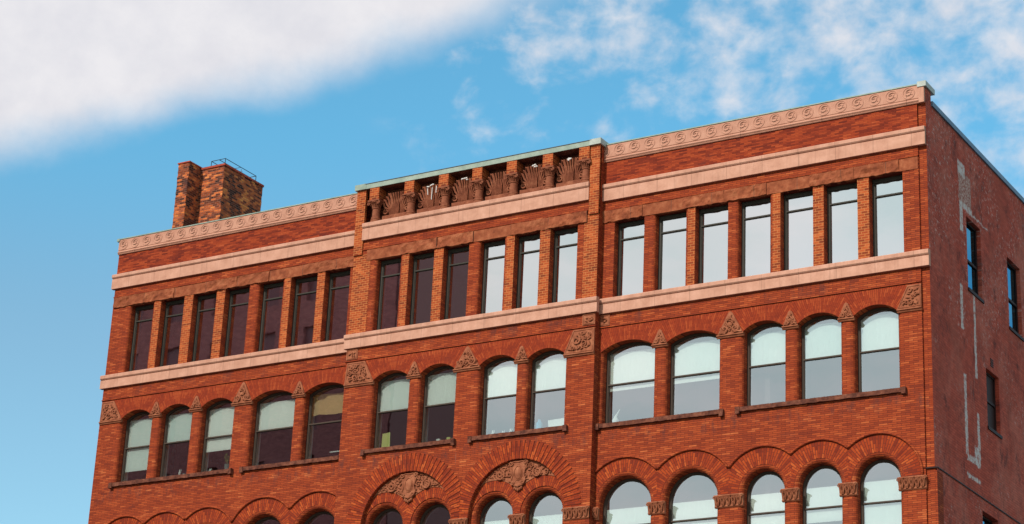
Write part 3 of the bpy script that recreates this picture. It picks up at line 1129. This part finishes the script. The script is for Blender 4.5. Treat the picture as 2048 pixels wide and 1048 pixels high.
roundrow(C_L, 0, XL+.03, XB0-.01)
roundrow(C_R, 0, XB1+.02, XR-.04)
for b, sub in ((bigs[0], C_C[:2]), (bigs[1], C_C[2:])):
    cx = (b['x0']+b['x1'])/2
    ring(cx, 15.95, 1.585, 2.06, BY, max(XB0, -14.14 if cx > -14 else -99), min(XB1, -14.14 if cx < -14 else 99), tooth=.06, proud=.006, name='great_arch_ring')
    for i, x in enumerate(sub):
        c = (x[0]+x[1])/2
        mid = (sub[0][0]+sub[0][1]+sub[1][0]+sub[1][1])/4
        ring(c, 15.97, (x[1]-x[0])/2+RB, 1.02, BY+.14, b['x0']+.02 if i == 0 else mid, mid if i == 0 else b['x1']-.02, proud=.02)
    # carved tympanum between the small arches and the great one
    mid = (sub[0][0]+sub[0][1]+sub[1][0]+sub[1][1])/4
    cA, cB = (sub[0][0]+sub[0][1])/2, (sub[1][0]+sub[1][1])/2
    rr = 1.03
    up, lo = [], []
    for k in range(33):
        a = R(146)-(R(112))*k/32
        up.append((cx+1.57*math.cos(a), 15.95+1.57*math.sin(a)))
    x0, x1 = up[0][0], up[-1][0]
    for k in range(33):
        x = x1+(x0-x1)*k/32
        zz = 0
        for c in (cA, cB):
            if abs(x-c) < rr:
                zz = max(zz, 15.97+math.sqrt(rr*rr-(x-c)**2))
        lo.append((x, zz))
    poly = [p for p in up] + [p for p in lo if p[1] < 15.93+math.sqrt(max(0, 1.57**2-(p[0]-cx)**2))]
    yt = BY+.14
    bm = bmesh.new()
    sheet(bm, poly, [], yt-.035)
    rnd = random.Random(int(cx*10))
    z0 = 17.10
    for s in (-1, 1):
        tube(bm, spiral_pts(cx+s*.62, 17.12, yt-.055, .17, 1.6, s, PI/2), .03, 6)
        tube(bm, spiral_pts(cx+s*.62, 17.12, yt-.055, .09, .9, -s, 0), .022, 6)
    carve(bm, [p for p in poly], yt-.035, int(-cx*7), rmax=.10, rmin=.03, tr=.02, tries=900)
    fixn(bm)
    tp = meshobj('tympanum_carving', bm, 'carved', bld)
    # cartouche
    b2 = bmesh.new()
    sh = [(-.14, .0), (.0, -.05), (.14, .0), (.20, .12), (.15, .28), (.20, .48), (.27, .62), (.10, .66), (.0, .64), (-.10, .66), (-.27, .62), (-.20, .48), (-.15, .28), (-.20, .12)]
    sh = [(cx+a*1.15, 16.80+b_*1.02) for a, b_ in sh]
    prism(b2, sh, yt-.075, yt-.03)
    fixn(b2)
    rim(b2, sh, yt-.075, .026)
    for s in (-1, 1):
        tube(b2, spiral_pts(cx+s*.24, 17.42, yt-.09, .07, 1.2, s, 0), .022, 6)
        tube(b2, spiral_pts(cx+s*.17, 16.84, yt-.09, .06, 1.2, -s, PI), .02, 6)
    tube(b2, [(cx+.135*math.cos(a*PI/12), yt-.082, 17.13+.21*math.sin(a*PI/12)) for a in range(25)], .014, 5)
    blob(b2, (cx, yt-.075, 17.13), .115, .05, .19, 16, 10)
    for k in range(5):
        blob(b2, (cx+(k-2)*.055, yt-.06, 16.70-.03*(2-abs(k-2))), .035, .04, .05, 8, 5)
    meshobj('cartouche', b2, 'carved', tp)

# ---- colonnade of acanthus panels under the copper eave of the bay
cols = [-17.86, -16.56, -15.30, -14.09, -12.87, -11.62, -10.38]
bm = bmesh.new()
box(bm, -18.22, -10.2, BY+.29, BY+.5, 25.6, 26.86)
meshobj('frieze_wall', bm, 'sill', bld)  # dark stone colour stands in for the shade inside the recess
bm = bmesh.new()
box(bm, XB0, XB1, BY+.5, BY+.8, 25.0, 26.86)
meshobj('parapet_wall', bm, 'upbrick', bld)
colmeshes = None
white_tips = bmesh.new()
for ci, cx in enumerate(cols):
    if colmeshes is None:
        sh = bmesh.new()
        lathe(sh, 0, 0, [(.17, 25.66), (.17, 25.72), (.15, 25.735), (.165, 25.77), (.145, 25.80), (.15, 25.83), (.125, 25.85), (.118, 26.10), (.14, 26.115), (.14, 26.135), (.12, 26.15),
                         (.15, 26.25), (.20, 26.33), (.20, 26.34)], 20)
        cp = bmesh.new()
        box(cp, -.215, .215, -.20, .2, 26.335, 26.385)
        for k in range(10):
            a = PI+k*PI/9
            ca, sa = math.cos(a), math.sin(a)
            tube(cp, [(.12*ca, .12*sa, 26.16), (.16*ca, .16*sa, 26.24), (.20*ca, .20*sa, 26.31), (.22*ca, .22*sa, 26.27)], .02, 5)
        for s in (-1, 1):
            tube(cp, spiral_pts(s*.17, 26.27, -.17, .06, 1.3, -s, PI/2), .02, 5)
        im = bmesh.new()
        box(im, -.175, .175, -.17, .22, 26.386, 26.80)
        co = meshobj('half_column', sh, 'acanthus', bld, (cx, BY+.06, 0), smooth=False)
        c1 = meshobj('column_capital', cp, 'acanthus', co)
        c2 = meshobj('brick_impost', im, 'pier', co)
        colmeshes = (co.data, c1.data, c2.data)
    else:
        co = bpy.data.objects.new('half_column', colmeshes[0]); COL.objects.link(co)
        co.parent = bld; co.location = (cx, BY+.06, 0)
        for nm, d in (('column_capital', colmeshes[1]), ('brick_impost', colmeshes[2])):
            c = bpy.data.objects.new(nm, d); COL.objects.link(c); c.parent = co


def acanthus(cx, wd, white):
    bm = bmesh.new()
    y = BY+.27
    rnd = random.Random(int(cx*13))
    # stone ledge with a broken face
    rough_box(bm, cx-wd/2, cx+wd/2, y-.13, y+.01, 25.66, 25.90, .02, seed=cx)
    zb = 25.92
    # vase-like central stalk
    vase = [(cx-.10, zb), (cx+.10, zb), (cx+.13, zb+.25), (cx+.21, zb+.52), (cx+.25, zb+.63), (cx-.25, zb+.63), (cx-.21, zb+.52), (cx-.13, zb+.25)]
    prism(bm, vase, y-.09, y)
    for k in range(-2, 3):
        tube(bm, [(cx+k*.04, y-.10, zb), (cx+k*.048, y-.12, zb+.25), (cx+k*.075, y-.12, zb+.48), (cx+k*.10, y-.17, zb+.68)], .022, 6, taper=[.018, .024, .026, .034])
    for s in (-1, 1):
        for j in range(4):
            bx_ = cx+s*(.13+.045*j)
            tx = cx+s*(.24+.075*j)
            top = zb+.67-.09*j
            pts = [(bx_, y-.05, zb+.01), (bx_+s*.03, y-.09, zb+.20), (tx-s*.05, y-.12, top-.16), (tx-s*.01, y-.16, top-.02), (tx+s*.035, y-.17, top), (tx+s*.05, y-.14, top-.06)]
            tube(bm, pts, .03, 6, taper=[.02, .028, .032, .034, .030, .016], flat=.8)
        tube(bm, spiral_pts(cx+s*(wd/2-.11), zb+.13, y-.07, .10, 1.5, -s, PI*.6), .03, 6)
    o = meshobj('acanthus_panel', bm, 'acanthus', bld)
    if white:
        wb = bmesh.new()
        for k in range(5):
            xx = cx-.1+rnd.random()*.22
            blob(wb, (xx, y-.175, zb+.63+rnd.random()*.07), .04, .035, .025, 7, 5)
        if white > 1:
            tube(wb, [(cx+.08, y-.19, zb+.60), (cx+.06, y-.165, zb+.36), (cx+.05, y-.15, zb+.22)], .012, 5)
            tube(wb, [(cx+.24, y-.19, zb+.62), (cx+.21, y-.16, zb+.42)], .016, 5)
            tube(wb, [(cx-.10, y-.18, zb+.60), (cx-.09, y-.155, zb+.40)], .012, 5)
        meshobj('white_flaking', wb, 'white', o)


for i in range(6):
    a, b = cols[i], cols[i+1]
    acanthus((a+b)/2+.02, b-a-.30, (0, 2, 1, 0, 1, 1)[i])
# copper eave
bm = bmesh.new()
box(bm, -18.22, -10.16, BY-.12, BY+.85, 26.80, 26.955)
fixn(bm)
ev = meshobj('copper_eave', bm, 'copper', bld)
bm = bmesh.new()
box(bm, -18.24, -10.14, BY-.135, BY+.85, 26.957, 26.972)
meshobj('eave_lip', bm, 'roofing', ev)
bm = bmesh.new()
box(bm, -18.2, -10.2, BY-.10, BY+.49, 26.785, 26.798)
meshobj('eave_soffit_shade', bm, 'sill', ev)  # dark sheet added under the eave, its colour standing in for shade
for x0, x1, m_ in ((XB0-.06, -18.19, 'copper'), (-10.20, XB1+.05, 'tin')):
    bm = bmesh.new()
    box(bm, x0, x1, BY-.13, BY+.62, 26.803, 26.985)
    meshobj('pilaster_cap', bm, m_, bld)

# ---- chimney with its wire cage
y0c, sx = 1.2, None


def onray(px, py, y):
    d = (_r2*((px-1024)/FPX) - _u2*((py-524)/FPX) + _f)
    t = (y+50.30911464)/d.y
    return 18.37822814+d.x*t, 1.7+d.z*t


(ax, az_), (bx, bz_) = onray(357.9, 326.0, 1.2), onray(379.5, 321.9, 1.2)
ytop = bz_
y1c = 1.2+.62
(cx_, cz_), (dx_, dz_) = onray(401.5, 336.0, y1c), onray(450, 326.8, y1c)
chim = bmesh.new()
box(chim, ax, bx, 1.2, 2.6, 25.9, ytop-.05)
box(chim, bx, dx_, y1c, y1c+2.15, 25.9, dz_-.08)
bmesh.ops.subdivide_edges(chim, edges=chim.edges[:], cuts=40, use_grid_fill=True)
for v in chim.verts:
    p = v.co*1.0
    zq = round(p.z/.0735)
    v.co.x += noise.noise(Vector((p.x*3, zq*2.7, p.y*3)))*.022
    v.co.y += noise.noise(Vector((p.x*3+9, zq*3.1, p.y*3)))*.022
ch = meshobj('chimney', chim, 'chim', bld)
bm = bmesh.new()
box(bm, ax-.03, bx+.03, 1.17, 2.63, ytop-.045, ytop)
box(bm, bx+.035, dx_+.03, y1c-.03, y1c+2.18, dz_-.075, dz_)
meshobj('chimney_cap', bm, 'side', ch)
bm = bmesh.new()
zt_ = dz_+.20
xa, xb_, ya, yb = bx+.42, dx_-.02, y1c+.03, y1c+1.75
zb_ = dz_-.02
C4 = [(xa, ya), (xb_, ya), (xb_, yb), (xa, yb)]
for i in range(4):
    p, q = C4[i], C4[(i+1) % 4]
    tube(bm, [(p[0], p[1], zt_), (q[0], q[1], zt_)], .013, 6)
    tube(bm, [(p[0], p[1], zb_), (p[0], p[1], zt_)], .013, 6)
xm = xa+(xb_-xa)*.55
tube(bm, [(xm, ya, zt_), (xm, yb, zt_)], .013, 6)
ym = (ya+yb)/2
tube(bm, [(xa, ym, zt_), (xb_, ym, zt_)], .009, 6)
meshobj('wire_cage', bm, 'wire', ch)
bm = bmesh.new()
tube(bm, [(xb_-.28, yb-.5, zb_), (xb_-.28, yb-.5, zt_+.12)], .014, 6)
tube(bm, [(xb_-.34, yb-.5, zt_+.02), (xb_-.22, yb-.5, zt_+.02)], .012, 6)
meshobj('aerial', bm, 'bluetin', ch)


# ------------------------------------------------------------------ windows
def ringmesh(bm, op, e0, e1, y0, y1):
    a, b = outline(op, e0), outline(op, e1)
    n = len(a)
    V = [[bm.verts.new((x, y, z)) for x, z in pts] for pts, y in ((a, y0), (b, y0), (b, y1), (a, y1))]
    for q in range(4):
        for k in range(n):
            bm.faces.new((V[q][k], V[q][(k+1) % n], V[(q+1) % 4][(k+1) % n], V[(q+1) % 4][k]))


def clip_poly(op, e, z0, z1):
    """outline of op grown by e, cut to z0..z1 (Sutherland-Hodgman on two horizontals)"""
    def cut(poly, z, keep_above):
        out = []
        for i in range(len(poly)):
            p, q = poly[i], poly[(i+1) % len(poly)]
            ip = (p[1] >= z) == keep_above
            iq = (q[1] >= z) == keep_above
            if ip:
                out.append(p)
            if ip != iq:
                t = (z-p[1])/(q[1]-p[1])
                out.append((p[0]+(q[0]-p[0])*t, z))
        return out
    return cut(cut(outline(op, e), z0, True), z1, False)


def window(op, yf, bars, glass, blinds=(), fm='frame', fw=.055, name='window', depth=.265):
    bm = bmesh.new()
    yf2 = yf+depth
    ringmesh(bm, op, .01, -fw, yf2, yf2+.07)
    ringmesh(bm, op, -fw+.012, -fw-.018, yf2+.022, yf2+.06)
    fixn(bm)
    wdw = meshobj(name, bm, fm, bld)
    bm = bmesh.new()
    sheet(bm, outline(op, -fw), [], yf2+.045)
    meshobj('pane', bm, glass, wdw)
    if bars:
        for bz in bars:
            bm = bmesh.new()
            profile(bm, [(yf2-.008, bz-.020), (yf2-.008, bz+.018), (yf2+.062, bz+.024), (yf2+.062, bz-.024)], op['x0']+fw-.004, op['x1']-fw+.004)
            fixn(bm)
            meshobj('sash_bar', bm, fm, wdw)
    for b0, b1, m_ in blinds:
        bm = bmesh.new()
        poly = clip_poly(op, -.012, b0, b1)
        if m_ == 'tan':
            n = 40
            x0, x1 = op['x0']+.01, op['x1']-.01
            rows = []
            for j in range(9):
                z = b0+(b1-b0)*j/8
                rows.append([bm.verts.new((x0+(x1-x0)*i/n, yf2+.12+.025*math.sin(i*.55+j*.28)*math.sin(i*.11+.6), z+.02*math.sin(i*.2))) for i in range(n+1)])
            for j in range(8):
                for i in range(n):
                    bm.faces.new((rows[j][i], rows[j][i+1], rows[j+1][i+1], rows[j+1][i]))
            meshobj('curtain', bm, 'tan', wdw)
        else:
            prism(bm, poly, yf2+.085, yf2+.091)
            fixn(bm)
            meshobj('roller_blind', bm, m_, wdw)
    return wdw


for xs, yf in ((A_L, 0), (A_C, BY), (A_R, 0)):
    for x in xs:
        wd = window(opA(x), yf, [23.91], 'mirror', fm='frameg', fw=.075, depth=.235)
        bm = bmesh.new()
        box(bm, x[0]+.01, x[1]-.01, yf+.22, yf+.28, 24.31, 24.415)
        meshobj('frame_head', bm, 'frameg', wd)
ZBAR = 19.545
BB = {('L', 0): (18.77, 20.50), ('L', 1): (19.56, 20.50), ('L', 2): (19.10, 20.50), ('L', 3): (19.56, 20.47), ('C', 0): (19.56, 20.53),
      ('C', 1): (19.56, 20.53), ('C', 2): (19.56, 20.52), ('C', 3): (19.60, 20.52), ('R', 0): (19.38, 20.50), ('R', 1): (19.36, 20.50),
      ('R', 2): (19.55, 20.49), ('R', 3): (19.55, 20.53), ('R', 4): (19.56, 20.56)}
for key, xs, yf in (('L', B_L, 0), ('C', B_C, BY), ('R', B_R, 0)):
    for i, x in enumerate(xs):
        bl = [(*BB[(key, i)], 'blind')] if (key, i) in BB else [(19.84, 20.50, 'tan')]
        wd = window(opB(x), yf, [ZBAR], 'glass', bl)
        bm = bmesh.new()
        box(bm, x[0]+.01, x[1]-.01, yf+.362, yf+.66, 18.345, 18.42)
        meshobj('inner_sill', bm, 'blind', wd)
CB = {('R', 0): (13.4, 15.95), ('R', 1): (13.4, 15.96), ('R', 2): (13.4, 15.97), ('R', 3): (15.06, 16.0), ('R', 4): (13.4, 16.02), ('C', 2): (13.4, 15.92), ('C', 3): (13.4, 15.93)}
for key, xs, yf in (('L', B_L, 0), ('C', B_C, BY+.14), ('R', B_R, 0)):
    for i, x in enumerate(xs):
        bl = [(*CB[(key, i)], 'blind')] if (key, i) in CB else []
        window(opC(x), yf, [15.43], 'glass', bl)


def side_window(op, bar, pane='sideglass'):
    bm = bmesh.new()
    fm = lambda x, y, z: (-y, x, z)
    a0, a1, z0, z1 = op['x0'], op['x1'], op['z0'], op['zc']
    fw = .06
    X = -.115
    box(bm, X-.06, X, a0, a0+fw, z0, z1); box(bm, X-.06, X, a1-fw, a1, z0, z1)
    box(bm, X-.06, X, a0+fw, a1-fw, z0, z0+fw); box(bm, X-.06, X, a0+fw, a1-fw, z1-fw, z1)
    wd = meshobj('side_window', bm, 'framed', bld)
    bm = bmesh.new()
    vs = [bm.verts.new((X-.03, a, z)) for a, z in ((a0+fw, z0+fw), (a1-fw, z0+fw), (a1-fw, z1-fw), (a0+fw, z1-fw))]
    bm.faces.new(vs)
    meshobj('pane', bm, pane, wd)
    bm = bmesh.new()
    box(bm, X-.065, X+.01, a0+fw, a1-fw, bar-.035, bar+.035)
    meshobj('sash_bar', bm, 'framed', wd)
    bm = bmesh.new()
    box(bm, -.12, .035, a0-.03, a1+.05, z0-.09, z0-.002)
    meshobj('window_sill', bm, 'framed', wd)


for o, b in zip(S_OPS, (22.91, 22.90, 19.2, 14.8, 22.9, 19.2)):
    side_window(o, b, 'framed' if b == 19.2 else 'sideglass')


# ------------------------------------------------------------------ small things standing behind the panes
def loc_thing(name, bm, mat, x, yf, label, cat, z=18.421, group=None):
    o = meshobj(name, bm, mat, None, (x, yf+.43, z))
    return tag(o, label, cat, group)


M['yellow'] = plain('yellow_paper', (.62, .60, .22), .8, var=.05)
M['blue'] = plain('blue_plastic', (.10, .42, .62), .4, var=.05)
M['leaf'] = plain('dry_green_leaf', (.16, .17, .05), .8)
M['pot'] = plain('grey_pot', (.20, .24, .23), .7)
M['terracotta'] = plain('terracotta_pot', (.36, .16, .08), .8)
M['salmon'] = plain('salmon_card', (.75, .38, .25), .8, var=.05)

b = bmesh.new(); prism(b, [(-.15, 0), (.16, 0), (.14, .52), (-.14, .50)], 0, .004); fixn(b)
loc_thing('paper_sheet', b, 'yellow', -17.18, BY, 'yellow green sheet of paper leaning inside the lower left of an arched window', 'paper')
b = bmesh.new(); prism(b, [(-.33, 0), (.28, 0), (.28, .30), (-.36, .28)], 0, .05); fixn(b)
loc_thing('white_board', b, 'white', -11.22, BY, 'large white board lying in the right corner of the arched window nearest the bay edge', 'board')
b = bmesh.new(); lathe(b, 0, 0, [(.09, 0), (.10, .02), (.10, .22), (.05, .27), (.045, .31), (.05, .33)], 14)
loc_thing('water_bottle', b, 'blue', -11.86, BY, 'bright blue plastic bottle standing on the inside window ledge', 'bottle')
b = bmesh.new(); box(b, -.06, .06, -.05, .05, 0, .11); box(b, -.035, .035, -.03, .03, .11, .125)
loc_thing('small_box', b, 'white', -15.28, BY, 'small white box left of two other boxes on the dark window ledge', 'box', group=None)
b = bmesh.new(); box(b, -.16, .12, -.05, .05, 0, .06); box(b, .0, .12, -.05, .05, .06, .13)
loc_thing('stacked_cartons', b, 'yellow', -14.98, BY, 'pale yellow stepped carton between a white box and a salmon card', 'carton')
b = bmesh.new(); box(b, -.08, .08, -.03, .03, 0, .09); box(b, -.07, .05, -.02, .04, .09, .11)
loc_thing('card_box', b, 'salmon', -14.72, BY, 'salmon coloured little card box beside the brick pier', 'box')


def figurine(k):
    b = bmesh.new()
    lathe(b, 0, 0, [(.05, 0), (.055, .02), (.03, .06*k), (.045, .10*k), (.02, .13*k), (.028, .16*k), (.01, .19*k)], 12)
    tube(b, [(.03, 0, .10*k), (.06, 0, .15*k), (.05, 0, .19*k)], .01, 6)
    return b


for x, k, yf, lab in ((-13.42, 1.0, BY, 'slim white ornament leaning at the left of the ledge under grey glass'),
                      (-13.08, .7, BY, 'low wide white ornament in the middle of the ledge under grey glass'),
                      (-12.82, .9, BY, 'white ornament with a raised arm nearest the narrow brick pier'),
                      (-24.05, .8, 0, 'tiny white figurine in the third arched window from the left end'),
                      (-25.28, 1.3, 0, 'pale bottle shaped ornament amid small figures in the second arched window'),
                      (-25.12, .5, 0, 'low white dish beside the pale bottle shaped ornament'),
                      (-24.96, .6, 0, 'small white figure at the right of the second arched window')):
    loc_thing('figurine', figurine(k), 'white', x, yf, lab, 'ornament', group='white ornaments on the window ledges')
b = bmesh.new(); lathe(b, 0, 0, [(.045, 0), (.055, .06), (.05, .07)], 12); tube(b, [(.05, 0, .02), (.08, 0, .035), (.05, 0, .055)], .008, 6)
loc_thing('cup', b, 'white', -25.62, 0, 'round white cup in the lower left corner of the second arched window', 'cup', group='cups on the window ledges')
b = bmesh.new(); lathe(b, 0, 0, [(.04, 0), (.05, .05), (.045, .06)], 12); tube(b, [(.045, 0, .02), (.07, 0, .03), (.045, 0, .045)], .008, 6)
loc_thing('cup', b, 'salmon', -26.60, 0, 'small cream pink cup at the right end of the leftmost arched window', 'cup', group='cups on the window ledges')
b = bmesh.new(); lathe(b, 0, 0, [(.045, 0), (.06, .07), (.065, .08), (.05, .08)], 12)
for k in range(5):
    tube(b, [(0, 0, .07), (.02*math.cos(k*1.3), .02*math.sin(k*1.3), .11)], .009, 5)
loc_thing('flower_pot', b, 'terracotta', -27.02, 0, 'little brown pot in the middle of the leftmost arched window', 'pot')
b = bmesh.new(); lathe(b, 0, 0, [(.08, 0), (.10, .20), (.105, .22), (.09, .22), (.08, .19)], 14)
po = loc_thing('potted_plant', b, 'pot', -23.36, 0, 'grey pot with a thin dry plant at the right of the third arched window', 'plant')
b = bmesh.new()
rn = random.Random(5)
for k in range(8):
    a = rn.uniform(0, 6.3); l = rn.uniform(.12, .36)
    p = [(0, 0, .18), (.04*math.cos(a), .04*math.sin(a), .18+l*.6), (.08*math.cos(a)-.03, .08*math.sin(a), .18+l)]
    tube(b, p, .008, 5)
    blob(b, p[-1], .025, .012, .03, 6, 4)
meshobj('foliage', b, 'leaf', po)
b = bmesh.new()
lathe(b, 0, 0, [(.07, 0), (.09, .03), (.10, .12), (.05, .20), (.035, .24)], 14)
tube(b, [(.0, 0, .22), (.06, 0, .32), (.13, 0, .44)], .02, 8, taper=[.04, .022, .008])
loc_thing('white_jug', b, 'white', -9.52, 0, 'white long spouted jug in the lower left corner of the wide arched window', 'jug')
b = bmesh.new()
box(b, -.5, .02, -.02, .02, .0, .03)
tube(b, [(-.02, 0, .03), (-.02, 0, .28)], .012, 6)
tube(b, [(-.02, 0, .28), (.06, 0, .36)], .03, 8, taper=[.012, .05])
tube(b, [(-.02, 0, .0), (-.02, 0, -.33)], .012, 6)
lathe(b, -.02, 0, [(.09, -.345), (.09, -.325), (.02, -.31)], 14)
o = meshobj('desk_lamp', b, 'white', None, (-19.05, .62, 18.68))
tag(o, 'white jointed desk lamp behind the dark pane under the tan curtain', 'lamp')

# ------------------------------------------------------------------ setting: ground, street, building across the street
def mat_ground(name, c0, c1, sc_):
    m, T, bs = newmat(name)
    t = T.n('ShaderNodeTexCoord')
    n = T.noise(t.outputs['Object'], sc_, 6, .6)
    T.put(bs.inputs['Base Color'], T.ramp(n, [(.3, c0), (.7, c1)]))
    bs.inputs['Roughness'].default_value = .9
    return m


M['ground'] = mat_ground('pale_ground', (.055, .052, .048), (.085, .078, .07), .5)
M['asphalt'] = mat_ground('asphalt', (.04, .04, .042), (.065, .063, .062), 2.0)
M['paving'] = mat_ground('concrete_paving', (.11, .105, .10), (.17, .16, .15), 1.5)
bm = bmesh.new()
box(bm, -900, 900, -900, 900, -.3, -.15)
tag(meshobj('ground', bm, 'ground'), kind='structure')
bm = bmesh.new()
box(bm, -300, 300, -20, -6, -.149, -.12)
tag(meshobj('road', bm, 'asphalt'), kind='structure')
bm = bmesh.new()
box(bm, -300, 300, -6, -.30, -.149, .0)
tag(meshobj('pavement', bm, 'paving'), kind='structure')

op_b = bpy.data.objects.new('dark_brick_building', None)
COL.objects.link(op_b)
op_b.location = (-41.7, -35, 0)
tag(op_b, 'tall dark red building across the street, seen only as a reflection in the left windows', 'building')
M['fard'] = plain('dim_window_glass', (.22, .08, .085), .3)
M['far'] = brick_mat('dark_red_far_brick', [(0.1, (.24, .08, .08)), (.5, (.33, .11, .11)), (.9, (.42, .15, .14))], (.2, .1, .1), mstr=.4)
ops = []
for i in range(12):
    for j in range(11):
        ops.append(dict(kind='rect', x0=-38.2+i*3.2, x1=-36.9+i*3.2, z0=3+j*3.6, zs=0, zc=5.1+j*3.6, r=0))
omap = lambda x, y, z: (x, -y, z)
o = wall('front_wall', rect(-40, 0, -.1, 45), ops, 0, .2, 0, 'far', op_b, omap)
bm = bmesh.new()
box(bm, -40, -.003, -8, -.2, -.1, 44.9)
meshobj('dark_window_glass', bm, 'fard', op_b)
bm = bmesh.new()
box(bm, -40.3, .3, -8.3, .3, 45.002, 45.6)
meshobj('cornice', bm, 'far', op_b)
